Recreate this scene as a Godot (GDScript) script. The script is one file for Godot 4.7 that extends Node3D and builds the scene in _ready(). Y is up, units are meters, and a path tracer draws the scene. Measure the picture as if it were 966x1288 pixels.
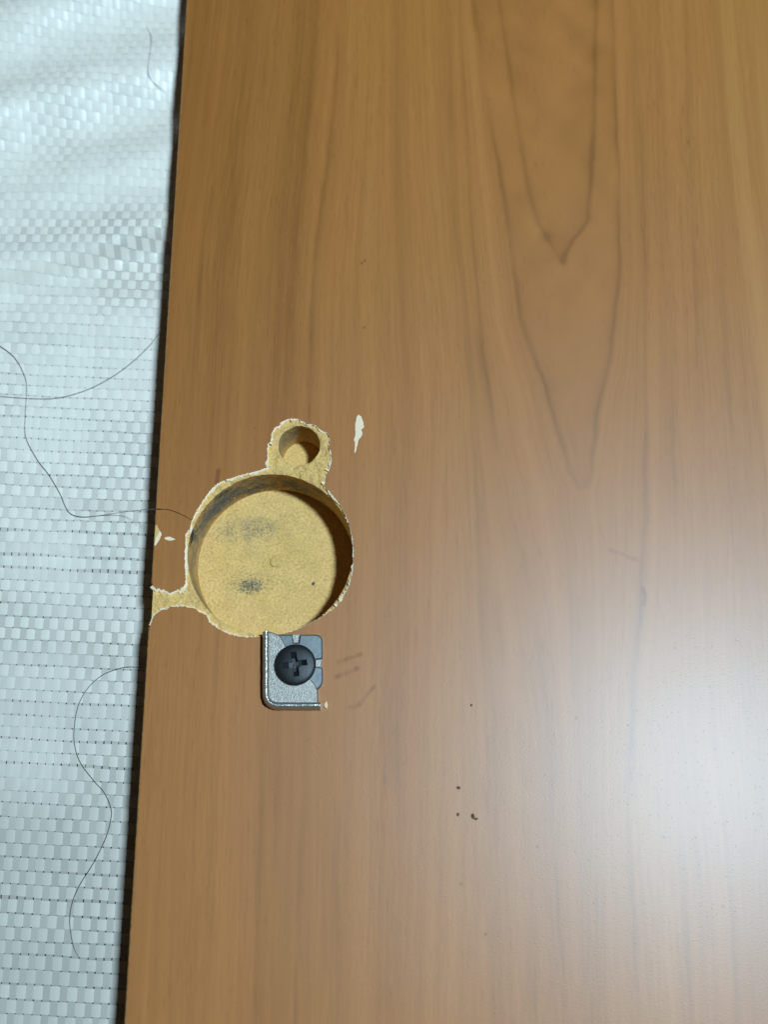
extends Node3D
# A close-up of a wood-grain cabinet door with a bored hinge hole, lying on a white woven tarp.
# Lengths below are in millimetres in the door's own frame (x to the right, z towards the viewer, y up,
# y = 0 on the face of the door); M turns them into metres.

const M := 0.001
const EDGE := -48.14          # left edge of the door
const THICK := 18.0
const CUP := Vector2(-24.02, 8.45)
const CUP_R := 17.35
const CUP_DEPTH := 12.4
const PEG_R := 4.55
const PEG_DEPTH := 11.0
const TEX_X0 := -49.0         # patch of door face covered by the wood texture
const TEX_W := 262.0
const TEX_Z0 := -172.0
const TEX_H := 296.0
const TARP_Y := -18.3

var peg := Vector2.ZERO
var fine := FastNoiseLite.new()
var broad := FastNoiseLite.new()
var rng := RandomNumberGenerator.new()
var rip := PackedVector2Array()    # torn edge of the laminate round the holes


func _ready() -> void:
	# ---- camera, surroundings, light, exposure
	var cam := Camera3D.new()
	cam.name = "camera"
	cam.keep_aspect = Camera3D.KEEP_HEIGHT
	add_child(cam)
	cam.position = Vector3(-0.000443, 0.194077, 0.056016)
	cam.rotation_degrees = Vector3(-73.9, -0.4532, 0)
	var optics := CameraAttributesPhysical.new()
	optics.frustum_focal_length = 22.36
	optics.frustum_near = 0.01
	optics.frustum_far = 20.0
	optics.frustum_focus_distance = 0.203
	optics.exposure_aperture = 9.0
	cam.attributes = optics
	cam.fov = 56.44
	cam.near = 0.01
	cam.far = 20.0

	var env := Environment.new()
	env.background_mode = Environment.BG_COLOR
	env.background_color = Color(0.175, 0.165, 0.14)
	env.tonemap_mode = Environment.TONE_MAPPER_LINEAR
	env.tonemap_exposure = 1.0
	env.sdfgi_enabled = true
	env.ssao_enabled = true
	env.ssil_enabled = true
	var we := WorldEnvironment.new()
	we.name = "surroundings"
	we.environment = env
	add_child(we)

	var lamp := AreaLight3D.new()
	lamp.name = "ceiling_lamp"
	lamp.area_size = Vector2(0.17, 0.17)
	lamp.light_energy = 8.4
	lamp.light_color = Color(0.774, 0.907, 1.0)
	lamp.area_range = 8.0
	lamp.area_attenuation = 2.0
	lamp.shadow_enabled = true
	add_child(lamp)
	lamp.look_at_from_position(Vector3(0.758, 2.1, 0.026), Vector3(0, 0, 0), Vector3(0, 0, 1))

	# ---- noises
	rng.seed = 4711
	fine.seed = 5
	fine.noise_type = FastNoiseLite.TYPE_SIMPLEX_SMOOTH
	fine.frequency = 1.0
	fine.fractal_type = FastNoiseLite.FRACTAL_NONE
	broad.seed = 12
	broad.noise_type = FastNoiseLite.TYPE_PERLIN
	broad.frequency = 1.0
	broad.fractal_type = FastNoiseLite.FRACTAL_FBM
	broad.fractal_octaves = 3
	peg = Vector2(-18.30, -15.40)

	make_floor()
	make_tarp()
	make_door()
	make_bracket()
	make_hairs()
	make_crumbs()


# ------------------------------------------------------------------ helpers
func pts(flat: Array) -> PackedVector2Array:
	var out := PackedVector2Array()
	for i in flat.size() / 2:
		out.append(Vector2(flat[2 * i], flat[2 * i + 1]))
	return out


class Shape:
	var v := PackedVector3Array()
	var n := PackedVector3Array()
	var uv := PackedVector2Array()
	var uv2 := PackedVector2Array()
	var c := PackedColorArray()
	var idx := PackedInt32Array()
	var tint := Color.WHITE
	var tinted := false

	func point(p: Vector3, normal: Vector3, t := Vector2.ZERO, t2 := Vector2.ZERO) -> int:
		v.append(p * 0.001)
		n.append(normal)
		uv.append(t)
		uv2.append(t2)
		c.append(tint)
		return v.size() - 1

	func tri(a: int, b: int, d: int) -> void:
		var g := (v[b] - v[a]).cross(v[d] - v[a])
		if g.dot(n[a] + n[b] + n[d]) > 0.0:      # front faces run clockwise
			idx.append_array(PackedInt32Array([a, d, b]))
		else:
			idx.append_array(PackedInt32Array([a, b, d]))

	func quad(a: int, b: int, d: int, e: int) -> void:
		tri(a, b, d)
		tri(a, d, e)

	# rows x cols of points, normals from the neighbours, turned to the side of hint (or away from a centre line)
	func grid(rows: int, cols: int, p: PackedVector3Array, hint: Vector3, t := PackedVector2Array(), closed := false, centre = null) -> void:
		var first := v.size()
		for i in rows:
			for j in cols:
				var k := i * cols + j
				var left := i * cols + ((j - 1 + cols) % cols if closed else maxi(j - 1, 0))
				var right := i * cols + ((j + 1) % cols if closed else mini(j + 1, cols - 1))
				var up := maxi(i - 1, 0) * cols + j
				var down := mini(i + 1, rows - 1) * cols + j
				var g := (p[right] - p[left]).cross(p[down] - p[up])
				var want := hint
				if centre != null:
					want = (p[k] - centre) * hint
				if g.dot(want) < 0.0:
					g = -g
				point(p[k], g.normalized() if g.length() > 1e-9 else want.normalized(), t[k] if t.size() else Vector2.ZERO)
		for i in rows - 1:
			for j in (cols if closed else cols - 1):
				var j2 := (j + 1) % cols
				quad(first + i * cols + j, first + i * cols + j2, first + (i + 1) * cols + j2, first + (i + 1) * cols + j)

	func flat(a: Vector3, b: Vector3, d: Vector3, e: Vector3, normal: Vector3, t := [Vector2.ZERO, Vector2.ZERO, Vector2.ZERO, Vector2.ZERO]) -> void:
		quad(point(a, normal, t[0]), point(b, normal, t[1]), point(d, normal, t[2]), point(e, normal, t[3]))

	func mesh() -> ArrayMesh:
		var a := []
		a.resize(Mesh.ARRAY_MAX)
		a[Mesh.ARRAY_VERTEX] = v
		a[Mesh.ARRAY_NORMAL] = n
		a[Mesh.ARRAY_TEX_UV] = uv
		a[Mesh.ARRAY_TEX_UV2] = uv2
		if tinted:
			a[Mesh.ARRAY_COLOR] = c
		a[Mesh.ARRAY_INDEX] = idx
		var m := ArrayMesh.new()
		m.add_surface_from_arrays(Mesh.PRIMITIVE_TRIANGLES, a)
		return m


func thing(called: String, label: String, category: String, base: Vector3, group := "") -> Node3D:
	var o := Node3D.new()
	o.name = called
	add_child(o, true)
	o.position = base * M
	tag(o, label, category, group)
	return o


func tag(o: Node3D, label: String, category: String, group := "") -> void:
	o.set_meta("label", label)
	o.set_meta("category", category)
	if group:
		o.set_meta("group", group)


func numbered(parent: Node, called: String) -> String:
	if not parent.has_node(NodePath(called)):
		return called
	var k := 1
	while parent.has_node(NodePath("%s_%03d" % [called, k])):
		k += 1
	return "%s_%03d" % [called, k]


# a mesh given in the door's frame, hung under parent
func build(called: String, shape: Shape, mat: Material, parent: Node3D = self) -> MeshInstance3D:
	var o := MeshInstance3D.new()
	o.name = numbered(parent, called)
	o.mesh = shape.mesh()
	o.material_override = mat
	parent.add_child(o, true)
	o.position = -parent.global_position if parent != self else Vector3.ZERO
	return o


func plain(albedo: Color, rough: float, spec := 0.5, metal := 0.0) -> StandardMaterial3D:
	var m := StandardMaterial3D.new()
	m.albedo_color = albedo.linear_to_srgb()
	m.roughness = rough
	m.metallic_specular = spec
	m.metallic = metal
	m.cull_mode = BaseMaterial3D.CULL_DISABLED
	return m


func noise_picture(w: int, h: int, freq: float, sd: int, octaves := 3, as_normal := false, bump := 4.0, kind := FastNoiseLite.TYPE_SIMPLEX_SMOOTH) -> ImageTexture:
	var nz := FastNoiseLite.new()
	nz.seed = sd
	nz.noise_type = kind
	nz.frequency = freq
	nz.fractal_octaves = octaves
	var im := nz.get_seamless_image(w, h)
	if as_normal:
		im.convert(Image.FORMAT_RGBA8)
		im.bump_map_to_normal_map(bump)
	return ImageTexture.create_from_image(im)


func at_row(line: PackedVector2Array, z: float) -> float:
	if z <= line[0].y:
		return line[0].x
	for i in line.size() - 1:
		if z <= line[i + 1].y:
			var t := (z - line[i].y) / maxf(line[i + 1].y - line[i].y, 1e-4)
			t = lerpf(t, t * t * (3.0 - 2.0 * t), 0.35)
			return lerpf(line[i].x, line[i + 1].x, t)
	return line[-1].x


# ------------------------------------------------------------------ floor and tarp
func make_floor() -> void:
	var s := Shape.new()
	s.flat(Vector3(-3000, -26, -3000), Vector3(3000, -26, -3000), Vector3(3000, -26, 3000), Vector3(-3000, -26, 3000), Vector3.UP)
	var o := build("floor", s, plain(Color(0.075, 0.05, 0.03), 0.6))
	o.set_meta("kind", "structure")


func ridge(x: float, z: float, x0: float, z0: float, slope: float, high: float, near: float, far: float) -> float:
	# a crease whose crest runs through (x0, z0); near and far are the widths of its two flanks
	var d := z - z0 - (x - x0) * slope
	return high * exp(-absf(d) / near if d > 0.0 else -d * d / (far * far))


func tarp_height(x: float, z: float) -> float:
	var h := 0.7 * broad.get_noise_2d(x * 0.018 + 4.0, z * 0.03)
	var lift := smoothstep(-20.0, -95.0, z)
	var dx := x + 75.0
	# rumpled towards the far end
	h += lift * 1.3 * broad.get_noise_2d((z + 0.42 * x) * 0.035, (x - 0.42 * z) * 0.006 + 9.0)
	for c in creases:
		var d: float = z - c[0] - dx * c[1] + 1.6 * broad.get_noise_2d(x * 0.03, c[0])
		var w: float = c[3] if d < 0.0 else c[4]
		h += c[2] * exp(-d * d / (w * w)) * clampf(0.7 + 0.02 * c[5] * dx, 0.0, 1.4)
	return TARP_Y + h * smoothstep(EDGE + 3.0, EDGE - 4.0, x)


var creases := []


func make_tarp() -> void:
	# z of the crest at x = -75, slope, height, width behind, width in front, growth along x
	creases = [
		[-152.0, -0.46, 10.0, 14.0, 10.0, 0.3], [-121.0, -0.38, 8.5, 14.0, 9.0, -0.2], [-94.0, -0.32, 5.0, 10.0, 8.0, 0.5],
		[-73.0, -0.27, 6.5, 15.0, 4.2, 0.2], [-54.0, -0.16, 2.2, 9.0, 9.0, 0.0], [-30.0, 0.05, 0.7, 9.0, 7.0, 0.0],
		[3.0, -0.19, 1.5, 8.0, 1.5, 0.7], [60.0, 0.10, 0.5, 12.0, 12.0, 0.0]]
	var tarp := thing("woven_tarp", "white woven plastic tarp lying rumpled under the wooden door", "tarp", Vector3(0, -26, 0))
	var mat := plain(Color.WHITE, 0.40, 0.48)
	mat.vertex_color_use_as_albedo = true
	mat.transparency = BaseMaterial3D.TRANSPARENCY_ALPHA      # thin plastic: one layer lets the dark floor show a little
	var x0 := -205.0
	var x1 := -38.0
	var z0 := -260.0
	var z1 := 215.0
	var cols: Array[float] = []
	var x := x0
	while x < x1:
		cols.append(x)
		x += 1.69 + rng.randf_range(-0.09, 0.09)
	var rows: Array[float] = []
	var gaps: Array[float] = []
	var z := z0
	while z < z1:
		rows.append(z)
		var g := 0.06 + (0.12 + 0.16 * rng.randf()) * smoothstep(-90.0, -20.0, z)
		if rng.randf() < 0.13 * smoothstep(-70.0, 0.0, z):
			g += rng.randf_range(0.12, 0.4)
		gaps.append(g)
		z += 2.43 + g + rng.randf_range(-0.22, 0.22)
	const LIFT := 0.055
	var skew := 0.055
	# bands across
	for j in rows.size() - 1:
		var s := Shape.new()
		s.tinted = true
		var k := rng.randf_range(0.93, 1.04)
		var w0 := rows[j] + gaps[j] * 0.5
		var w1 := rows[j + 1] - gaps[j + 1] * 0.5
		var p := PackedVector3Array()
		var tints := PackedColorArray()
		var count := 0
		var wob := rng.randf() * 50.0
		for i in cols.size() - 1:
			var over := 1.0 if (i + j) % 2 == 0 else -1.0
			var wide := cols[i + 1] - cols[i]
			for f in [0.16, 0.5, 0.84]:
				var xx: float = cols[i] + wide * f
				var side := over * LIFT * (1.0 if f == 0.5 else 0.75)
				for q in 3:
					var open_ := 0.45 * gaps[j] * fine.get_noise_2d(xx * 0.06, wob + 7.0) if q == 0 else (0.45 * gaps[j + 1] * fine.get_noise_2d(xx * 0.06, wob + 29.0) if q == 2 else 0.0)
					var zz := lerpf(w0, w1, q * 0.5) + open_ + (xx + 75.0) * skew + 0.07 * fine.get_noise_2d(xx * 0.09, wob + (0.7 if q == 2 else 0.0))
					var tape_tone := k * (1.0 - 0.30 * smoothstep(-30.0, 95.0, zz))  # tape tint gets darker towards the near end
					tints.append(Color(0.75 * tape_tone, 0.68 * tape_tone, 0.575 * tape_tone, 0.9))
					p.append(Vector3(xx, tarp_height(xx, zz) + side + (0.03 if q == 1 else 0.0), zz))
				count += 1
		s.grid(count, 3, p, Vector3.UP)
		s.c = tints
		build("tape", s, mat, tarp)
	# bands along
	for i in cols.size() - 1:
		var s := Shape.new()
		s.tinted = true
		var k := rng.randf_range(0.93, 1.06)
		var wide := cols[i + 1] - cols[i]
		var mid := cols[i] + wide * 0.5
		var half := wide * rng.randf_range(0.425, 0.46)
		var p := PackedVector3Array()
		var tints := PackedColorArray()
		var count := 0
		var wob := rng.randf() * 50.0
		for j in rows.size() - 1:
			var over := -1.0 if (i + j) % 2 == 0 else 1.0
			for f in [0.1, 0.5, 0.9]:
				var zr: float = lerpf(rows[j], rows[j + 1], f)
				var side := over * LIFT * (1.0 if f == 0.5 else 0.8)
				for q in 3:
					var xx := mid + (q - 1.0) * half + 0.06 * fine.get_noise_2d(zr * 0.07, wob)
					var zz := zr + (xx + 75.0) * skew
					var tape_tone := k * (1.0 - 0.24 * smoothstep(-30.0, 95.0, zz)) * lerpf(1.28, 0.94, clampf(0.5 + 1.6 * broad.get_noise_2d(xx * 0.02, zz * 0.035 + 60.0) + 0.006 * (zz + 40.0), 0.0, 1.0))  # darker towards the near end, with patchy contrast across the sheet
					tints.append(Color(0.64 * tape_tone, 0.585 * tape_tone, 0.50 * tape_tone, 0.70))
					p.append(Vector3(xx, tarp_height(xx, zz) + side + (0.025 if q == 1 else 0.0), zz))
				count += 1
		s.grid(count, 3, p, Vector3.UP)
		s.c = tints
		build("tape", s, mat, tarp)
	# the rest of the sheet, out of the picture, with the same weave as its colour
	var im := Image.create(64, 64, false, Image.FORMAT_RGB8)
	for b in 4:
		for a in 4:
			var k := 0.90 if (a + b) % 2 == 0 else 0.78
			im.fill_rect(Rect2i(a * 16, b * 16, 16, 16), Color(0.66 * k, 0.60 * k, 0.51 * k).linear_to_srgb())
	var rest := plain(Color.WHITE, 0.45, 0.4)
	rest.albedo_texture = ImageTexture.create_from_image(im)
	rest.uv1_triplanar = true
	rest.uv1_world_triplanar = true
	rest.uv1_scale = Vector3(148, 148, 94)
	var far := Shape.new()
	for r in [[-700, -700, x0 + 2.0, 700], [x1 - 2.0, -700, 700, 700], [x0 + 2.0, -700, x1 - 2.0, z0 + 4.0], [x0 + 2.0, z1 - 4.0, x1 - 2.0, 700]]:
		var p := PackedVector3Array()
		var m := 40
		for i in m:
			for j in m:
				var xx := lerpf(r[0], r[2], j / (m - 1.0))
				var zz := lerpf(r[1], r[3], i / (m - 1.0))
				p.append(Vector3(xx, minf(tarp_height(xx, zz), TARP_Y if xx > EDGE else 99.0) - 0.35, zz))
		far.grid(m, m, p, Vector3.UP)
	build("outer_sheet", far, rest, tarp)


# ------------------------------------------------------------------ the door
func wood_picture() -> Image:
	var w := 1700
	var h := 1400
	# lines of the figure, from the far end of the door to the near end
	var lines := [
		pts([-15.28, -133.64, -15.89, -118.70, -17.97, -87.46, -19.49, -66.28, -20.22, -46.17, -20.86, -7.96, -21.11, 42.09, -20.89, 97.54]),
		pts([-10.30, -133.60, -10.58, -113.71, -12.15, -90.28, -14.24, -73.18, -15.55, -59.43, -16.08, -44.36, -16.31, -22.90, -16.52, 9.55, -16.73, 57.32, -16.95, 97.57]),
		pts([10.62, -133.43, 10.63, -113.54, 10.93, -90.09, 12.77, -63.53, 13.70, -42.55, 14.35, -26.59, 12.71, 9.78, 10.71, 57.54, 9.28, 97.77]),
		pts([16.79, -133.38, 16.28, -99.23, 16.73, -67.66, 18.28, -46.66, 19.06, -26.55, 19.85, 9.84, 20.12, 42.41, 19.49, 97.86]),
		pts([19.98, -133.36, 20.83, -74.81, 22.10, -43.27, 24.15, -18.50, 26.96, -0.49, 29.45, 10.77, 31.21, 27.57, 32.77, 45.91, 32.53, 63.90, 32.81, 92.13, 33.04, 97.96]),
		pts([23.36, -133.33, 25.46, -109.46, 29.42, -67.56, 31.12, -45.17, 36.30, -25.85, 39.64, -9.27, 41.75, -4.96, 41.78, 10.01, 39.62, 42.57, 36.39, 97.99]),
		pts([58.22, -133.06, 56.28, -86.65, 54.55, -59.08, 51.10, -37.18, 46.85, -22.02, 44.76, -9.23, 43.28, -4.95, 43.44, 10.02, 42.00, 42.58, 38.87, 98.01]),
		pts([64.20, -133.01, 61.94, -86.60, 60.37, -59.03, 57.57, -25.68, 55.44, -0.26, 52.74, 20.19, 49.72, 37.32, 47.10, 60.35, 46.70, 74.92, 46.01, 98.07]),
		pts([69.77, -132.97, 67.21, -86.56, 65.09, -44.90, 61.84, -0.21, 57.86, 42.71, 57.09, 62.63, 56.64, 78.51, 55.92, 98.14]),
		pts([76.55, -132.91, 72.57, -75.69, 69.81, -29.36, 68.08, -0.16, 64.99, 42.77, 65.75, 57.98, 65.21, 78.58, 64.09, 98.21]),
		pts([85.11, -132.84, 82.79, -75.61, 82.52, -40.83, 82.23, -7.14, 79.27, 42.88, 74.58, 98.29])]
	var inner_a := pts([29.94, -133.28, 32.03, -104.80, 33.67, -86.83, 34.69, -77.06, 36.16, -69.61, 38.14, -65.41, 40.13, -61.66, 41.43, -58.98])
	var inner_b := pts([54.24, -133.09, 52.38, -109.25, 51.40, -97.82, 49.43, -80.17, 48.04, -70.57, 46.35, -67.43, 43.97, -64.74, 42.50, -61.64, 41.43, -58.98])
	var extra := [
		[pts([22.90, 16.62, 23.13, 23.26, 23.88, 32.34]), 0.5], [pts([26.94, 42.47, 26.90, 59.45, 27.20, 75.05, 27.22, 92.08, 27.36, 97.92]), 0.6],
		[pts([-42.96, -133.86, -41.50, -66.04, -41.78, -4.56, -41.72, 41.92, -41.00, 97.38]), 0.25], [pts([-34.56, -98.50, -33.79, -26.40, -34.11, 41.98, -32.98, 97.44]), 0.3],
		[pts([-39.24, 34.08, -39.00, 64.50, -38.23, 97.40]), 0.4], [pts([-24.18, 57.26, -24.15, 74.64, -23.80, 97.51]), 0.4], [pts([-15.40, 42.13, -15.28, 71.88, -15.20, 97.58]), 0.4],
		[pts([-9.60, 57.38, -9.49, 76.16, -9.37, 97.63]), 0.55], [pts([-0.91, 9.67, -0.92, 57.45, -1.79, 97.69]), 0.4],
		[pts([3.13, -22.37, 2.87, 26.37, 1.87, 57.47]), 0.35], [pts([89.09, -132.81, 87.94, -86.40, 88.42, -58.81]), 0.5],
		[pts([79.07, -75.63, 76.56, -35.05, 73.97, -0.12, 72.96, 13.65]), 0.4], [pts([72.48, -104.48, 69.48, -58.96, 66.98, -21.86]), 0.4],
		[pts([21.21, -43.28, 23.60, -22.21, 24.61, -13.01]), 0.6], [pts([61.06, -118.56, 56.78, -73.68, 52.81, -41.06, 50.32, -22.00]), 0.3],
		[pts([-27.43, -133.73, -27.85, -119.27, -28.51, -100.71, -28.71, -80.79]), 0.4]]
	var weight := [0.55, 0.8, 0.45, 0.55, 0.75, 1.25, 1.15, 0.9, 0.7, 0.6, 0.25]
	# how far along its length each line shows: from, to (z in mm)
	var tip := Vector2(42.79, -5.31).y
	var knots_mid := PackedFloat32Array()
	for l in lines:
		knots_mid.append(at_row(l, 0.0))
	var tone := PackedFloat32Array()
	tone.resize(w * h)
	var band := FastNoiseLite.new()
	band.seed = 31
	band.noise_type = FastNoiseLite.TYPE_PERLIN
	band.frequency = 1.0
	band.fractal_type = FastNoiseLite.FRACTAL_FBM
	band.fractal_octaves = 3
	var streak := FastNoiseLite.new()
	streak.seed = 77
	streak.noise_type = FastNoiseLite.TYPE_VALUE_CUBIC
	streak.frequency = 1.0
	streak.fractal_type = FastNoiseLite.FRACTAL_FBM
	streak.fractal_octaves = 2
	var hue := PackedFloat32Array()
	hue.resize(w * h)
	for y in h:
		var z := TEX_Z0 + TEX_H * (y + 0.5) / h
		var kx := PackedFloat32Array()
		for l in lines:
			kx.append(at_row(l, z))
		var seg := -1
		var last := kx.size() - 1
		for xi in w:
			var x := TEX_X0 + TEX_W * (xi + 0.5) / w
			while seg < last and x >= kx[seg + 1]:
				seg += 1
			var s: float
			if seg < 0:
				s = knots_mid[0] + (x - kx[0])
			elif seg == last:
				s = knots_mid[last] + (x - kx[last])
			else:
				s = lerpf(knots_mid[seg], knots_mid[seg + 1], (x - kx[seg]) / maxf(kx[seg + 1] - kx[seg], 0.01))
			var t := 0.5 + 0.24 * band.get_noise_2d(s * 0.11, z * 0.0022)
			t += 0.12 * band.get_noise_2d(s * 0.55 + 40.0, z * 0.006)
			t += 0.12 * streak.get_noise_2d(s * 2.3, z * 0.045)
			var fade := streak.get_noise_2d(s * 0.2 + 300.0, z * 0.03)
			t += 0.34 * streak.get_noise_2d(s * 4.2 + 90.0, z * 0.17) * clampf(0.5 + 1.1 * fade, 0.1, 1.2)
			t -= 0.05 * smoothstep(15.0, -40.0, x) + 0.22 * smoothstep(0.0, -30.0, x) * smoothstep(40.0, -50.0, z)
			t += 0.12 * smoothstep(kx[last] - 0.6, kx[last] + 0.6, x)
			tone[y * w + xi] = t
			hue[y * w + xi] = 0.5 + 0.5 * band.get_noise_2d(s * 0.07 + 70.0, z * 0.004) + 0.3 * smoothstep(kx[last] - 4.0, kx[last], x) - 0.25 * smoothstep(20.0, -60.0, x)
	# dark growth lines, sharp on one side and fading on the other
	var strokes := []
	for i in lines.size():
		strokes.append([lines[i], weight[i], tip + 1.5 if i in [5, 6] else 999.0])
	strokes.append([inner_a, 0.85, inner_a[-1].y + 1.2])
	strokes.append([inner_b, 1.35, inner_b[-1].y + 1.2])
	for e in extra:
		strokes.append([e[0], e[1], e[0][-1].y + 3.0])
	var si := 0
	for st in strokes:
		si += 1
		var from: float = st[0][0].y - (200.0 if si <= 13 else 3.0)
		for y in h:
			var z := TEX_Z0 + TEX_H * (y + 0.5) / h
			if z < from or z > st[2]:
				continue
			var cx := at_row(st[0], z) + 0.16 * fine.get_noise_2d(z * 0.16, si * 9.0) + 0.05 * fine.get_noise_2d(z * 1.1, si * 5.0)
			var amp: float = st[1] * 0.22 * (0.75 + 0.6 * fine.get_noise_2d(z * 0.03, si * 3.0 + 20.0))
			amp *= smoothstep(st[2], st[2] - (2.5 if si <= 13 else 7.0), z) * (1.0 if si <= 13 else smoothstep(from, from + 7.0, z))
			var wide := 0.55 + 0.30 * (0.5 + 0.5 * fine.get_noise_2d(z * 0.05, si * 7.0))
			var a := int((cx - 5.5 - TEX_X0) / TEX_W * w)
			var b := int((cx + 5.5 - TEX_X0) / TEX_W * w)
			for xi in range(maxi(a, 0), mini(b, w - 1) + 1):
				var d := TEX_X0 + TEX_W * (xi + 0.5) / w - cx
				var soft := 0.62 * exp(-absf(d) / (2.3 if (d > 0.0) == (si % 2 == 0) else 0.35))
				tone[y * w + xi] -= amp * (0.85 * exp(-d * d / (wide * wide)) + soft)
	# the knotty tip of the inner figure
	var blob := Vector2(38.16, -65.82)
	var vee := Vector2(41.67, -60.00)
	for q in [[blob, 1.5, 1.7, 0.34], [vee, 0.9, 2.0, 0.30]]:
		for y in h:
			var z := TEX_Z0 + TEX_H * (y + 0.5) / h
			if absf(z - q[0].y) > 6.0:
				continue
			for xi in range(int((q[0].x - 6.0 - TEX_X0) / TEX_W * w), int((q[0].x + 6.0 - TEX_X0) / TEX_W * w)):
				var d := Vector2((TEX_X0 + TEX_W * xi / w - q[0].x) / q[1], (z - q[0].y) / q[2]).length_squared()
				tone[y * w + xi] -= q[3] * exp(-d)
	# pores: short fine ticks along the grain, thicker on the ground in some strips than in others
	for k in 30000:
		var x := rng.randf() * w
		var y := rng.randf() * h
		var s := TEX_X0 + TEX_W * x / w
		if band.get_noise_2d(s * 0.06 + 11.0, y * 0.0012) < rng.randf_range(-0.35, 0.3):
			continue
		var far := int(rng.randf_range(4.0, 22.0))
		var a := rng.randf_range(0.04, 0.16) * (1.0 if rng.randf() < 0.75 else -0.8)
		var lean := rng.randf_range(-0.06, 0.06)
		for q in far:
			var xi := int(x + lean * q)
			var yi := int(y) + q
			if xi >= 0 and xi < w and yi < h:
				tone[yi * w + xi] -= a * sin(PI * (q + 0.5) / far)
				if xi + 1 < w and k % 3:
					tone[yi * w + xi + 1] -= 0.7 * a * sin(PI * (q + 0.5) / far)
	var data := PackedByteArray()
	data.resize(w * h * 3)
	# colour table: tone across, hue down
	var lut := []
	for hv in 8:
		var row := PackedByteArray()
		var a := hv / 7.0
		for tv in 256:
			var t := tv / 255.0
			var dark := Color(0.220, 0.075, 0.0120).lerp(Color(0.212, 0.077, 0.0110), a)
			var mid := Color(0.343, 0.1215, 0.0245).lerp(Color(0.334, 0.1255, 0.0235), a)
			var lite := Color(0.435, 0.173, 0.045).lerp(Color(0.426, 0.180, 0.043), a)
			var col := (dark.lerp(mid, t * 2.0) if t < 0.5 else mid.lerp(lite, t * 2.0 - 1.0)).linear_to_srgb()
			row.append_array(PackedByteArray([int(col.r * 255.0 + 0.5), int(col.g * 255.0 + 0.5), int(col.b * 255.0 + 0.5)]))
		lut.append(row)
	for i in w * h:
		var row: PackedByteArray = lut[clampi(int(hue[i] * 7.99), 0, 7)]
		var t := clampi(int(tone[i] * 255.0 + rng.randf_range(-7.0, 7.0)), 0, 255) * 3
		data[i * 3] = row[t]
		data[i * 3 + 1] = row[t + 1]
		data[i * 3 + 2] = row[t + 2]
	var im := Image.create_from_data(w, h, false, Image.FORMAT_RGB8, data)
	scuffs(im)
	return im


func scuffs(im: Image) -> void:
	# rubbed marks, dirt ground into the face
	var marks := [
		[pts([-9.75, 31.60, -7.82, 30.97, -6.05, 30.34, -4.59, 29.87]), 0.42, 0.07], [pts([-10.37, 34.63, -8.45, 34.00, -6.21, 33.07, -5.24, 32.59]), 0.4, 0.06],
		[pts([-7.47, 40.48, -5.57, 40.34, -3.97, 38.47, -3.01, 37.22, -2.05, 36.28]), 0.3, 0.06], 
		[pts([-35.57, -9.87, -35.52, -8.79, -35.81, -7.36, -35.78, -6.65]), 0.42, 4.5],
		[pts([46.89, 8.34, 48.50, 9.04, 50.91, 10.08, 53.49, 11.13]), 0.6, 0.02], [pts([53.37, 16.53, 53.89, 18.20, 53.37, 20.53]), 0.6, 0.015]]
	for m in marks:
		for k in 110:
			var along: float = rng.randf() * (m[0].size() - 1.001)
			var q: Vector2 = m[0][int(along)].lerp(m[0][int(along) + 1], fposmod(along, 1.0))
			dot(im, q + Vector2(rng.randfn(), rng.randfn()) * m[1] * 0.22, rng.randf_range(0.09, 0.2), Color(0.19, 0.062, 0.012), m[2] * rng.randf_range(0.03, 0.18))
	for k in 130:
		var q := Vector2(rng.randf_range(-47.0, 110.0), rng.randf_range(-135.0, 105.0))
		dot(im, q, rng.randf_range(0.08, 0.17), Color(0.08, 0.03, 0.008), rng.randf_range(0.15, 0.5))
	for q in [Vector2(-3.90, -59.95), Vector2(-4.63, -59.34), Vector2(28.97, 67.21), Vector2(38.01, 43.02), Vector2(59.11, 29.24), Vector2(53.43, 65.67), Vector2(63.60, 78.14), Vector2(-4.12, -43.08), Vector2(14.09, 73.81), Vector2(18.45, 82.65)]:
		dot(im, q, 0.22, Color(0.06, 0.03, 0.01), 0.7)


func dot(im: Image, q: Vector2, r: float, col: Color, strong: float) -> void:
	var w := im.get_width()
	var h := im.get_height()
	var px := (q.x - TEX_X0) / TEX_W * w
	var py := (q.y - TEX_Z0) / TEX_H * h
	var rx := r / TEX_W * w
	var ry := r / TEX_H * h
	var c := col.linear_to_srgb()
	for y in range(int(py - ry * 2.0), int(py + ry * 2.0) + 2):
		for x in range(int(px - rx * 2.0), int(px + rx * 2.0) + 2):
			if x < 0 or y < 0 or x >= w or y >= h:
				continue
			var d := Vector2((x + 0.5 - px) / rx, (y + 0.5 - py) / ry).length_squared()
			im.set_pixel(x, y, im.get_pixel(x, y).lerp(c, strong * exp(-d)))


func wood_uv(p: Vector2) -> Vector2:
	return Vector2((p.x - TEX_X0) / TEX_W, (p.y - TEX_Z0) / TEX_H)


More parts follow.
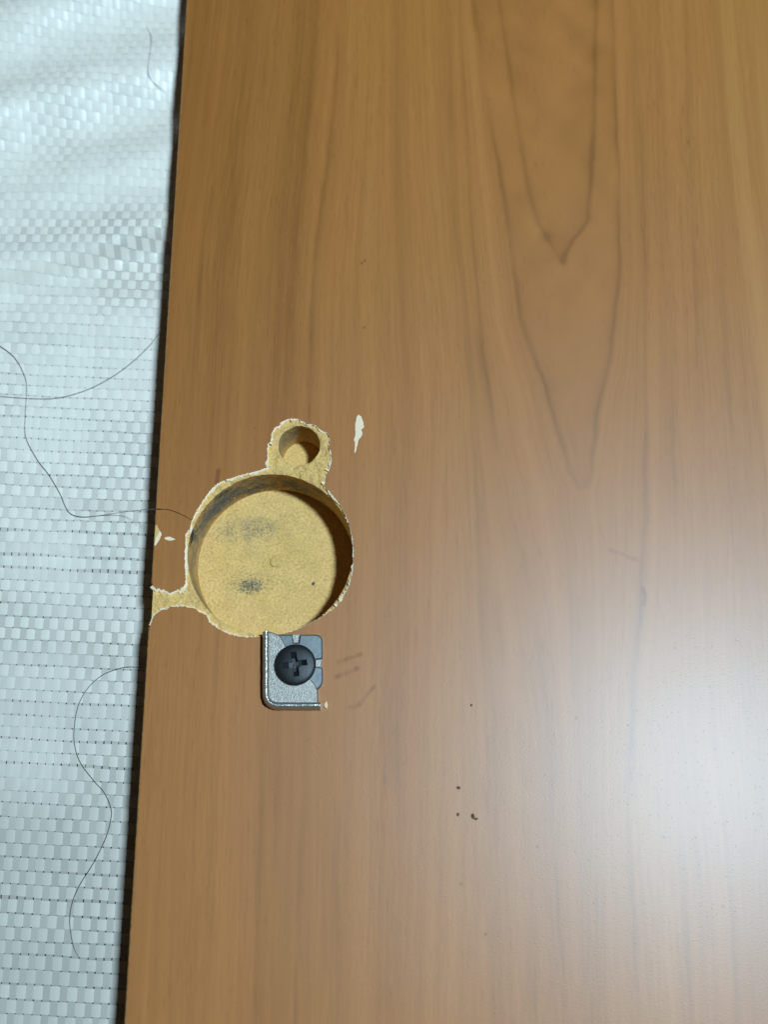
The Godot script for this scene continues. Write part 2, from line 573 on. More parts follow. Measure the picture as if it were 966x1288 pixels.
func wood_material() -> StandardMaterial3D:
	var m := plain(Color.WHITE, 0.395, 0.50)
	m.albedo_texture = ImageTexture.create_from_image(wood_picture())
	m.texture_repeat = false
	m.normal_enabled = true
	m.normal_scale = 0.10
	var nz := FastNoiseLite.new()
	nz.seed = 8
	nz.frequency = 0.42
	nz.fractal_octaves = 2
	var im := nz.get_image(2048, 2048)
	im.convert(Image.FORMAT_RGB8)
	im.adjust_bcs(1.0, 0.2, 1.0)
	var glint := RandomNumberGenerator.new()
	glint.seed = 99
	for k in 26000:
		var x := glint.randi_range(1, 2046)
		var y := glint.randi_range(1, 2046)
		var v := clampf(im.get_pixel(x, y).r + glint.randf_range(-0.6, 0.6), 0.0, 1.0)
		im.set_pixel(x, y, Color(v, v, v))
	im.convert(Image.FORMAT_RGBA8)
	im.bump_map_to_normal_map(3.0)
	m.normal_texture = ImageTexture.create_from_image(im)
	return m


func near_rip(p: Vector2) -> float:
	var best := 1e9
	for i in rip_coarse.size() - 1:
		var q := Geometry2D.get_closest_point_to_segment(p, rip_coarse[i], rip_coarse[i + 1])
		best = minf(best, p.distance_squared_to(q))
	return sqrt(best)


var rip_coarse := PackedVector2Array()


# height of the bared board core, with the laminate torn off it
func core_height(p: Vector2) -> float:
	var d1 := p.distance_to(CUP) - CUP_R
	var d2 := p.distance_to(peg) - PEG_R
	var h := -0.42 + 0.17 * fine.get_noise_2d(p.x * 0.62, p.y * 0.62) + 0.05 * fine.get_noise_2d(p.x * 2.3 + 7.0, p.y * 2.3)
	h -= 0.13 * smoothstep(-0.16, 0.1, broad.get_noise_2d(p.x * 0.5 + 30.0, p.y * 0.5)) + 0.35 * smoothstep(-0.35, 0.5, broad.get_noise_2d(p.x * 0.28 + 3.0, p.y * 0.28))
	h += 0.45 * broad.get_noise_2d(p.x * 0.75 + 60.0, p.y * 0.75) * exp(-p.distance_squared_to(peg + Vector2(1.5, 5.0)) / 14.0)
	h -= 0.55 * exp(-p.distance_squared_to(gouge) / 2.2)            # a flake has come away left of the small hole
	h -= 0.30 * exp(-maxf(d1, 0.0) / 0.22) + 0.30 * exp(-maxf(d2, 0.0) / 0.22)
	return h


var gouge := Vector2.ZERO


func make_door() -> void:
	var door := thing("cabinet_door", "wood-grain laminated cabinet door with a round bored hinge hole and chipped edge", "cabinet door", Vector3(80, -THICK, -25))
	# torn outline of the laminate, from the door's edge round both holes and back to the edge
	rip_coarse = pts([-48.71, 15.39, -47.34, 16.23, -46.70, 15.99, -46.34, 16.41, -45.70, 16.25, -45.18, 16.59, -44.66, 17.09, -44.17, 17.01, -43.37, 16.60, -42.23, 16.44, -41.77, 15.78, -41.37, 15.28, -41.39, 13.59, -41.65, 11.05, -41.83, 8.67, -41.73, 7.30, -41.78, 5.75, -41.90, 4.71, -41.53, 4.03, -41.05, 3.51, -40.63, 1.78, -39.89, -0.23, -38.88, -2.06, -38.08, -3.47, -37.38, -4.53, -36.42, -5.76, -35.60, -6.56, -34.44, -7.17, -32.76, -7.78, -30.75, -8.48, -28.81, -9.01, -27.03, -9.44, -25.85, -9.79, -25.00, -10.14, -25.43, -11.41, -24.89, -12.31, -25.21, -13.95, -24.97, -15.40, -24.38, -16.04, -24.25, -18.14, -23.52, -19.43, -22.66, -19.68, -22.16, -20.62, -20.62, -21.26, -18.80, -21.33, -17.40, -20.58, -16.61, -19.93, -15.41, -20.10, -14.43, -19.54, -13.49, -18.61, -12.28, -18.05, -11.66, -16.94, -11.57, -15.93, -11.84, -14.75, -11.21, -13.29, -11.19, -10.94, -11.79, -9.32, -12.36, -8.07, -12.93, -5.93, -11.57, -4.59, -9.37, -1.83, -7.62, 1.86, -6.63, 5.86, -6.39, 9.03, -6.63, 12.69, -7.21, 15.55, -8.68, 18.37, -10.47, 20.68, -11.61, 21.42, -13.47, 22.56, -15.98, 23.93, -19.37, 25.38, -21.79, 25.85, -24.77, 26.23, -28.11, 26.37, -30.71, 26.02, -31.93, 25.68, -34.06, 24.61, -36.19, 23.12, -36.57, 21.80, -37.40, 21.46, -38.29, 21.07, -38.99, 20.38, -40.57, 20.11, -41.24, 19.86, -42.38, 19.93, -44.10, 19.92, -44.97, 20.51, -46.10, 20.67, -46.89, 21.17, -47.57, 22.04, -47.85, 22.86, -48.36, 23.84])
	rip_coarse[0].x = EDGE
	rip_coarse[-1].x = EDGE
	gouge = Vector2(-23.99, -14.12)
	for i in rip_coarse.size() - 1:
		var a := rip_coarse[i]
		var b := rip_coarse[i + 1]
		var steps := maxi(1, int(a.distance_to(b) / 0.28))
		var nrm := (b - a).orthogonal().normalized()
		for k in steps:
			var q := a.lerp(b, k / float(steps))
			var jag := 0.13 * fine.get_noise_2d(q.x * 2.2, q.y * 2.2) + 0.08 * fine.get_noise_2d(q.x * 5.0, q.y * 5.0)
			if k + i > 0:
				q += nrm * jag
			# the clean drilled rim: never inside the bore
			var d := q - CUP
			if d.length() < CUP_R + 0.12:
				q = CUP + d.normalized() * (CUP_R + 0.12)
			rip.append(q)
	rip.append(rip_coarse[-1])

	var wood := wood_material()
	var z0 := -330.0
	var z1 := 250.0
	var x1 := 211.0
	# laminate: one sheet, cut out along the tear, with its thickness showing
	var s := Shape.new()
	var poly := PackedVector2Array([Vector2(EDGE, z0), Vector2(x1, z0), Vector2(x1, z1), Vector2(EDGE, z1)])
	for i in rip.size():
		poly.append(rip[rip.size() - 1 - i])
	var cut := Geometry2D.triangulate_polygon(poly)
	if cut.is_empty():
		push_error("outline crosses itself")
	for q in poly:
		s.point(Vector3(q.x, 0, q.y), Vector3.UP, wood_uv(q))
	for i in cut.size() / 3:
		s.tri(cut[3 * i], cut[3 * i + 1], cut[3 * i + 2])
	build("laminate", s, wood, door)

	# white backing paper torn to a ragged fringe just below the laminate
	var white := plain(Color(0.80, 0.60, 0.40), 0.85, 0.3)
	white.heightmap_enabled = true
	white.heightmap_texture = noise_picture(256, 256, 0.08, 3)
	white.heightmap_scale = 0.012
	white.uv1_triplanar = true
	white.uv1_world_triplanar = true
	white.uv1_scale = Vector3.ONE * 160.0
	var fr := Shape.new()
	var run := 0
	for i in rip.size():
		var a := rip[maxi(i - 1, 0)]
		var b := rip[mini(i + 1, rip.size() - 1)]
		var inward := (b - a).orthogonal().normalized()
		if Geometry2D.is_point_in_polygon(rip[i] + inward * 0.05, poly):
			inward = -inward
		var q := rip[i]
		var ragged := clampf(0.13 + 0.80 * broad.get_noise_2d(q.x * 0.42, q.y * 0.42) + 0.26 * fine.get_noise_2d(q.x * 2.6, q.y * 2.6) + (0.22 if q.x < -41.5 else 0.0), 0.03, 1.0)
		var e := q + inward * ragged
		var d := e - CUP
		if d.length() < CUP_R + 0.02:
			e = CUP + d.normalized() * (CUP_R + 0.02)
		var low := minf(-0.20, core_height(e) - 0.05)
		fr.point(Vector3(q.x, -0.002, q.y), Vector3(inward.x, 0.6, inward.y).normalized())
		fr.point(Vector3(q.x + inward.x * 0.04, -0.07, q.y + inward.y * 0.04), Vector3(inward.x * 0.4, 1.0, inward.y * 0.4).normalized())
		fr.point(Vector3(e.x, -0.17 + 0.07 * fine.get_noise_2d(q.x * 3.1, q.y * 3.1), e.y), Vector3(inward.x * 0.5, 1.0, inward.y * 0.5).normalized())
		fr.point(Vector3(e.x + inward.x * 0.02, low, e.y + inward.y * 0.02), Vector3(inward.x, 0.3, inward.y).normalized())
		if run > 0:
			var o := fr.v.size() - 8
			for k in 3:
				fr.quad(o + k, o + k + 1, o + k + 5, o + k + 4)
		run += 1
	build("torn_backing_paper", fr, white, door)

	# loose flakes still hanging on the torn edge
	var pale := plain(Color(0.74, 0.53, 0.28), 0.9, 0.2)
	for k in 26:
		var i := rng.randi_range(4, rip.size() - 5)
		if rip[i].distance_to(CUP) < CUP_R + 0.5 and rip[i].x > CUP.x:
			continue
		var along := (rip[i + 2] - rip[i - 2]).normalized()
		var inward := along.orthogonal()
		if Geometry2D.is_point_in_polygon(rip[i] + inward * 0.1, poly):
			inward = -inward
		var far := rng.randf_range(0.35, 0.95)
		var wide := rng.randf_range(0.3, 0.8)
		var lift := rng.randf_range(0.05, 0.4)
		var fl := Shape.new()
		var n := 7
		var fp := PackedVector3Array()
		for a in 2:
			for q in n + 1:
				var f := q / float(n)
				var reach := (0.35 + 0.65 * sin(PI * clampf(f + rng.randf_range(-0.1, 0.1), 0.0, 1.0))) * far if a == 1 else -0.12
				var p := rip[i] + along * (f - 0.5) * wide + inward * reach
				if (p - CUP).length() < CUP_R + 0.03:
					p = CUP + (p - CUP).normalized() * (CUP_R + 0.03)
				fp.append(Vector3(p.x, (lift * rng.randf_range(0.5, 1.0) - 0.16) if a == 1 else 0.012, p.y))
		fl.grid(2, n + 1, fp, Vector3.UP)
		var under := PackedVector3Array()
		for p in fp:
			under.append(p - Vector3(0, 0.09, 0))
		fl.grid(2, n + 1, under, Vector3.DOWN)
		for q in n:
			fl.flat(fp[n + 1 + q], fp[n + 2 + q], under[n + 2 + q], under[n + 1 + q], Vector3(inward.x, 0.2, inward.y).normalized())
		build("loose_flake", fl, white if k % 2 else pale, door)

	make_core(door, z0, z1, x1)
	make_edge(door, z0, z1)
	make_patches(door, white)


func fibre_material(sd: int, albedo: Texture2D = null) -> StandardMaterial3D:
	var m := plain(Color.WHITE if albedo else Color(0.58, 0.365, 0.125), 0.95, 0.2)
	m.albedo_texture = albedo
	m.heightmap_enabled = true
	m.heightmap_texture = noise_picture(256, 256, 0.11, sd, 4)
	m.heightmap_scale = 0.008
	return m


# pressed fibre board: light and dark fibres, each a short stroke
func fibre_picture(w: int, h: int, per_mm: float, sd: int) -> Image:
	var r := RandomNumberGenerator.new()
	r.seed = sd
	var nz := FastNoiseLite.new()
	nz.seed = sd
	nz.frequency = 0.012 * 16.0 / per_mm
	nz.fractal_octaves = 4
	var im := Image.create(w, h, false, Image.FORMAT_RGB8)
	for y in h:
		for x in w:
			var k := 1.0 + 0.12 * nz.get_noise_2d(x, y) + 0.30 * nz.get_noise_2d(x * 7.0 + 900.0, y * 7.0) + r.randf_range(-0.05, 0.05)
			var yellow := 0.08 * nz.get_noise_2d(x * 0.6 + 300.0, y * 0.6)
			im.set_pixel(x, y, Color(0.59 * k, 0.362 * k, 0.126 * (k - yellow)).linear_to_srgb())
	for i in int(w * h / 160.0):
		var p := Vector2(r.randf() * w, r.randf() * h)
		var d := Vector2.from_angle(r.randf() * TAU)
		var far := r.randf_range(0.15, 0.9) * per_mm
		var c := (Color(0.80, 0.53, 0.21) if r.randf() < 0.6 else Color(0.38, 0.21, 0.055)).linear_to_srgb()
		var amount := r.randf_range(0.08, 0.32)
		for k in int(far):
			var q := p + d * k
			d = d.rotated(r.randf_range(-0.12, 0.12))
			if q.x >= 0 and q.y >= 0 and q.x < w and q.y < h:
				im.set_pixel(int(q.x), int(q.y), im.get_pixel(int(q.x), int(q.y)).lerp(c, amount))
	return im


func speckle(im: Image, centre: Vector2, spread: Vector2, count: int, col: Color, size: float, strong: float) -> void:
	var c := col.linear_to_srgb()
	for i in count:
		var p := centre + Vector2(rng.randfn(), rng.randfn()) * spread
		var rad := size * rng.randf_range(0.5, 1.5)
		var s := strong * rng.randf_range(0.3, 1.0)
		for y in range(int(p.y - rad * 1.6), int(p.y + rad * 1.6) + 1):
			for x in range(int(p.x - rad * 1.6), int(p.x + rad * 1.6) + 1):
				if x >= 0 and y >= 0 and x < im.get_width() and y < im.get_height():
					im.set_pixel(x, y, im.get_pixel(x, y).lerp(c, s * exp(-Vector2(x - p.x, y - p.y).length_squared() / (rad * rad))))


func make_core(door: Node3D, z0: float, z1: float, x1: float) -> void:
	# the bared face between the tear and the holes, as relief on a fine grid
	var s := Shape.new()
	var step := 0.2
	var gx0 := EDGE + 0.02
	var gz0 := -23.0
	var nx := int(47.0 / step)
	var nz := int(51.0 / step)
	var id := PackedInt32Array()
	id.resize(nx * nz)
	id.fill(-1)
	var box := Geometry2D.offset_polygon(rip_coarse, 1.2)[0]
	for j in nz:
		for i in nx:
			var p := Vector2(gx0 + i * step, gz0 + j * step)
			if not Geometry2D.is_point_in_polygon(p, box) and i > 0:
				continue
			if i == 0 and not Geometry2D.is_point_in_polygon(p + Vector2(0.4, 0), box):
				continue
			var gone := false
			for b in [[CUP, CUP_R], [peg, PEG_R]]:
				var d: float = p.distance_to(b[0]) - b[1]
				if absf(d) < step * 0.72:
					p = b[0] + (p - b[0]).normalized() * b[1]
				elif d < 0.0:
					gone = true
			if gone:
				continue
			var e := 0.06
			var hgt := core_height(p)
			var nrm := Vector3(core_height(p - Vector2(e, 0)) - core_height(p + Vector2(e, 0)), 2.0 * e, core_height(p - Vector2(0, e)) - core_height(p + Vector2(0, e))).normalized()
			id[j * nx + i] = s.point(Vector3(p.x, hgt, p.y), nrm, p / 24.0)
	for j in nz - 1:
		for i in nx - 1:
			var a := id[j * nx + i]
			var b := id[j * nx + i + 1]
			var c := id[(j + 1) * nx + i + 1]
			var d := id[(j + 1) * nx + i]
			if a >= 0 and b >= 0 and c >= 0 and d >= 0:
				s.quad(a, b, c, d)
	# the body of the board
	var inset := EDGE + 0.02
	s.flat(Vector3(inset, -0.12, z0), Vector3(inset, -0.12, 13.0), Vector3(inset, -THICK, 13.0), Vector3(inset, -THICK, z0), Vector3.LEFT, [Vector2(0, 0), Vector2(12, 0), Vector2(12, 0.7), Vector2(0, 0.7)])
	s.flat(Vector3(inset, -0.75, 13.0), Vector3(inset, -0.75, 25.0), Vector3(inset, -THICK, 25.0), Vector3(inset, -THICK, 13.0), Vector3.LEFT, [Vector2(0, 0), Vector2(0.5, 0), Vector2(0.5, 0.7), Vector2(0, 0.7)])
	s.flat(Vector3(inset, -0.12, 25.0), Vector3(inset, -0.12, z1), Vector3(inset, -THICK, z1), Vector3(inset, -THICK, 25.0), Vector3.LEFT, [Vector2(0, 0), Vector2(9, 0), Vector2(9, 0.7), Vector2(0, 0.7)])
	s.flat(Vector3(x1, -0.12, z0), Vector3(x1, -0.12, z1), Vector3(x1, -THICK, z1), Vector3(x1, -THICK, z0), Vector3.RIGHT)
	s.flat(Vector3(inset, -0.12, z0), Vector3(x1, -0.12, z0), Vector3(x1, -THICK, z0), Vector3(inset, -THICK, z0), Vector3.FORWARD)
	s.flat(Vector3(inset, -0.12, z1), Vector3(x1, -0.12, z1), Vector3(x1, -THICK, z1), Vector3(inset, -THICK, z1), Vector3.BACK)
	s.flat(Vector3(inset, -THICK, z0), Vector3(x1, -THICK, z0), Vector3(x1, -THICK, z1), Vector3(inset, -THICK, z1), Vector3.DOWN)
	var face := fibre_picture(384, 384, 16.0, 21)
	speckle(face, Vector2(150, 150), Vector2(60, 60), 60, Color(0.42, 0.25, 0.07), 5.0, 0.4)
	var core := build("core", s, fibre_material(2, ImageTexture.create_from_image(face)), door)

	# bored walls and floors
	for b in [["cup", CUP, CUP_R, CUP_DEPTH, 200, 12], ["peg", peg, PEG_R, PEG_DEPTH, 90, 12]]:
		var big: bool = b[0] == "cup"
		var n: int = b[4]
		var m: int = b[5]
		var p := PackedVector3Array()
		var t := PackedVector2Array()
		for i in m + 1:
			for j in n + 1:
				var a := TAU * j / n
				var dir := Vector2.from_angle(a)
				var c: Vector2 = b[1]
				var rim := core_height(c + dir * float(b[2]))
				var dep := lerpf(rim, -float(b[3]), i / float(m))
				var rad: float = b[2] + (0.0 if i == 0 or i == m else 0.05 * fine.get_noise_2d(dir.x * 14.0 + i * 0.7, dir.y * 14.0))
				var q := c + dir * rad
				p.append(Vector3(q.x, dep, q.y))
				t.append(Vector2(j / float(n), i / float(m)))
		var w := Shape.new()
		w.grid(m + 1, n + 1, p, Vector3(-1, 0, -1), t, false, Vector3(b[1].x, -5.0, b[1].y))
		var wall := fibre_picture(1024 if big else 320, 112 if big else 96, 9.4 if big else 9.0, 33 if big else 35)
		if big:
			# grime on the far and left side, black smear at the left
			for k in 60:
				var a := rng.randf_range(0.50, 0.86)
				speckle(wall, Vector2(a * 1024.0, rng.randf_range(15, 90)), Vector2(16, 12), 26, Color(0.13, 0.15, 0.16), 4.0, 0.26)
			speckle(wall, Vector2(0.72 * 1024.0, 82), Vector2(70, 12), 700, Color(0.07, 0.085, 0.10), 1.7, 0.6)
			speckle(wall, Vector2(0.60 * 1024.0, 52), Vector2(40, 26), 420, Color(0.10, 0.115, 0.125), 2.6, 0.4)
			speckle(wall, Vector2(0.535 * 1024.0, 14), Vector2(8, 10), 90, Color(0.03, 0.035, 0.04), 2.6, 0.8)
			speckle(wall, Vector2(0.64 * 1024.0, 18), Vector2(12, 7), 60, Color(0.05, 0.06, 0.065), 2.2, 0.7)
			speckle(wall, Vector2(0.72 * 1024.0, 80), Vector2(80, 14), 60, Color(0.7, 0.68, 0.6), 1.0, 0.9)
			for k in 40:
				speckle(wall, Vector2(rng.randf_range(0.32, 0.5) * 1024.0, rng.randf_range(10, 70)), Vector2(14, 10), 14, Color(0.26, 0.25, 0.16), 4.0, 0.22)
		else:
			speckle(wall, Vector2(205, 40), Vector2(40, 26), 260, Color(0.22, 0.21, 0.16), 4.0, 0.25)
		build("bore_wall", w, fibre_material(4, ImageTexture.create_from_image(wall)), core)

		var fl := Shape.new()
		var rings := 24
		var fp := PackedVector3Array()
		var ft := PackedVector2Array()
		for i in rings + 1:
			for j in n + 1:
				var q := Vector2.from_angle(TAU * j / n) * float(b[2]) * (i / float(rings))
				var wp: Vector2 = b[1] + q
				var up := 0.05 * fine.get_noise_2d(wp.x * 0.9, wp.y * 0.9) + 0.03 * fine.get_noise_2d(wp.x * 2.5, wp.y * 2.5)
				fp.append(Vector3(wp.x, -float(b[3]) + (up if i < rings else -0.05), wp.y))
				ft.append(q / (float(b[2]) * 2.0) + Vector2(0.5, 0.5))
		fl.grid(rings + 1, n + 1, fp, Vector3.UP, ft)
		var side := 560 if big else 160
		var fi := fibre_picture(side, side, side / (float(b[2]) * 2.0), 41 if big else 43)
		if big:
			var u := side / (CUP_R * 2.0)
			var o := Vector2(side, side) * 0.5
			var marks := [[Vector2(-28.16, -0.09), Vector2(2.9, 1.3), 420, 1.5, 0.5], [Vector2(-35.26, 0.59), Vector2(1.7, 1.3), 190, 1.6, 0.42], [Vector2(-29.53, 13.14), Vector2(1.5, 0.9), 430, 1.5, 0.85], [Vector2(-30.64, 11.53), Vector2(2.9, 1.9), 130, 1.2, 0.6],
				[Vector2(-25.16, 12.82), Vector2(2.2, 2.4), 40, 1.1, 0.5], [Vector2(-39.18, 4.59), Vector2(0.8, 5.0), 70, 1.3, 0.45], [Vector2(-23.23, 20.79), Vector2(4.0, 1.5), 50, 1.1, 0.5], [Vector2(-15.79, 12.72), Vector2(0.12, 0.12), 12, 2.6, 0.9], [Vector2(-12.91, 11.85), Vector2(0.3, 0.1), 6, 1.5, 0.6]]
			for k in marks:
				speckle(fi, o + (k[0] - CUP) * u, k[1] * u, k[2], Color(0.055, 0.058, 0.06), k[3], k[4])
			speckle(fi, o + (Vector2(-29.05, 0.09) - CUP) * u, Vector2(4.2, 1.7) * u, 90, Color(0.2, 0.19, 0.14), 9.0, 0.14)
			speckle(fi, o + (Vector2(-29.89, 12.78) - CUP) * u, Vector2(2.2, 1.4) * u, 40, Color(0.2, 0.18, 0.12), 7.0, 0.12)
			speckle(fi, o + (Vector2(-24.48, 4.71) - CUP) * u, Vector2(4.0, 3.0) * u, 30, Color(0.48, 0.31, 0.10), 12.0, 0.07)
			speckle(fi, o, Vector2(8.0, 8.0) * u, 160, Color(0.2, 0.12, 0.05), 1.1, 0.5)
		build("bore_floor", fl, fibre_material(6, ImageTexture.create_from_image(fi)), core)


func make_edge(door: Node3D, z0: float, z1: float) -> void:
	# thin edging on the narrow side, broken away where the torn channel reaches it
	var wood := plain(Color(0.31, 0.135, 0.035), 0.5)
	wood.heightmap_enabled = true
	wood.heightmap_texture = noise_picture(128, 128, 0.06, 9)
	wood.heightmap_scale = 0.02
	wood.uv1_triplanar = true
	wood.uv1_world_triplanar = true
	wood.uv1_scale = Vector3(60, 60, 60)
	for run in [[z0, rip[0].y - 0.4], [rip[-1].y + 0.3, z1]]:
		var s := Shape.new()
		var p := PackedVector3Array()
		var n := 420
		for i in n:
			var z := lerpf(run[0], run[1], i / (n - 1.0))
			var chip := 0.10 * maxf(0.0, fine.get_noise_2d(z * 0.9, 3.0) - 0.25) + 0.03 * fine.get_noise_2d(z * 3.0, 8.0)
			var x := EDGE
			p.append_array(PackedVector3Array([Vector3(x + 0.25, -0.03, z), Vector3(x - 0.14 + chip, -0.05 - chip, z), Vector3(x - 0.34 + chip, -0.24 - chip, z), Vector3(x - 0.40, -0.6, z), Vector3(x - 0.40, -THICK, z)]))
		s.grid(n, 5, p, Vector3(-1, 0.8, 0))
		build("edge_band", s, wood, door)


func make_patches(door: Node3D, white: Material) -> void:
	var cream := fibre_material(14)
	cream.uv1_triplanar = true
	cream.uv1_world_triplanar = true
	cream.uv1_scale = Vector3.ONE * 90.0
	var scar := pts([-5.44, -22.18, -4.86, -21.76, -4.34, -20.26, -4.17, -19.15, -4.77, -18.65, -4.52, -17.84, -4.69, -17.25, -5.38, -16.25, -5.77, -14.52, -6.07, -13.25, -6.27, -13.49, -6.10, -15.67, -6.41, -16.35, -6.07, -17.27, -6.10, -19.48, -5.90, -21.33])
	var nick := pts([-46.31, 5.37, -45.82, 5.12, -45.15, 5.03, -44.64, 5.26, -43.79, 5.61, -44.44, 5.83, -45.11, 5.90, -45.87, 5.72])
	var chip := pts([-47.97, 2.59, -47.69, 3.11, -47.41, 3.63, -46.86, 4.40, -47.07, 5.19, -47.24, 5.71, -47.59, 6.31, -47.92, 6.91])
	chip.append(Vector2(EDGE - 0.1, chip[-1].y))
	chip.append(Vector2(EDGE - 0.1, chip[0].y))
	var chip_mid := PackedVector2Array()
	for q in chip:
		chip_mid.append(Vector2(EDGE - 0.11, 2.3).lerp(q, 0.66) if q.x > EDGE else q - Vector2(0.02, 0))
	for k in [[scar, white, 0.03], [nick, white, 0.03], [chip, white, 0.025], [chip_mid, cream, 0.045]]:
		var outline := PackedVector2Array()
		for i in k[0].size():
			var a: Vector2 = k[0][i]
			var b: Vector2 = k[0][(i + 1) % k[0].size()]
			for q in 5:
				var m := a.lerp(b, q / 5.0)
				outline.append(m + Vector2(fine.get_noise_2d(m.x * 6.0, m.y * 6.0), fine.get_noise_2d(m.y * 6.0, m.x * 6.0)) * (0.07 if m.x > EDGE else 0.0))
		var cut := Geometry2D.triangulate_polygon(outline)
		var s := Shape.new()
		for q in outline:
			s.point(Vector3(q.x, k[2], q.y), Vector3.UP)
		for i in cut.size() / 3:
			s.tri(cut[3 * i], cut[3 * i + 1], cut[3 * i + 2])
		var n := outline.size()
		for i in n:
			var a := outline[i]
			var b := outline[(i + 1) % n]
			var out := (b - a).orthogonal().normalized()
			if Geometry2D.is_point_in_polygon((a + b) * 0.5 + out * 0.01, outline):
				out = -out
			s.flat(Vector3(a.x, k[2], a.y), Vector3(b.x, k[2], b.y), Vector3(b.x, -0.05, b.y), Vector3(a.x, -0.05, a.y), Vector3(out.x, 0, out.y))
		build("chipped_patch", s, k[1], door)


# ------------------------------------------------------------------ bracket and screw
# a flat plate with rounded upper edges: outline in mm, from y = low to y = high
func plate(s: Shape, outline: PackedVector2Array, low: float, high: float, soft: float) -> void:
	var n := outline.size()
	var inset := PackedVector2Array()
	var side := 1.0
	var area := 0.0
	for i in n:
		area += outline[i].cross(outline[(i + 1) % n])
	side = 1.0 if area > 0.0 else -1.0
	var outs := PackedVector2Array()
	for i in n:
		var a := (outline[i] - outline[(i - 1 + n) % n]).normalized()
		var b := (outline[(i + 1) % n] - outline[i]).normalized()
		var na := Vector2(a.y, -a.x) * side
		var nb := Vector2(b.y, -b.x) * side
		var m := (na + nb).normalized()
		outs.append(m)
		inset.append(outline[i] - m * soft / maxf(m.dot(na), 0.5))
	var first := s.v.size()
	for i in n:
		s.point(Vector3(inset[i].x, high, inset[i].y), Vector3.UP)
	var cut := Geometry2D.triangulate_polygon(inset)
	for i in cut.size() / 3:
		s.tri(first + cut[3 * i], first + cut[3 * i + 1], first + cut[3 * i + 2])
	for i in n:
		var j := (i + 1) % n
		var e := (outline[j] - outline[i]).normalized()
		var o2 := Vector2(e.y, -e.x) * side
		var flat_n := Vector3(o2.x, 0, o2.y)
		var k := s.v.size()
		for q in [i, j]:
			s.point(Vector3(inset[q].x, high, inset[q].y), (Vector3.UP * 0.9 + flat_n * 0.4).normalized())
			var h: Vector2 = inset[q].lerp(outline[q], 0.7)
			s.point(Vector3(h.x, high - soft * 0.3, h.y), (Vector3.UP + flat_n).normalized())
			s.point(Vector3(outline[q].x, high - soft, outline[q].y), (Vector3.UP * 0.2 + flat_n).normalized())
			s.point(Vector3(outline[q].x, low, outline[q].y), flat_n)
		for r in 3:
			s.quad(k + r, k + 4 + r, k + 5 + r, k + 1 + r)


func rounded(corners: PackedVector2Array, radii: Array) -> PackedVector2Array:
	var out := PackedVector2Array()
	var n := corners.size()
	for i in n:
		var r: float = radii[i]
		if r <= 0.0:
			out.append(corners[i])
			continue
		var a := (corners[(i - 1 + n) % n] - corners[i]).normalized() * r
		var b := (corners[(i + 1) % n] - corners[i]).normalized() * r
		for k in 7:
			var t := k / 6.0
			out.append(corners[i] + a * (1.0 - t) * (1.0 - t) + b * t * t)
	return out


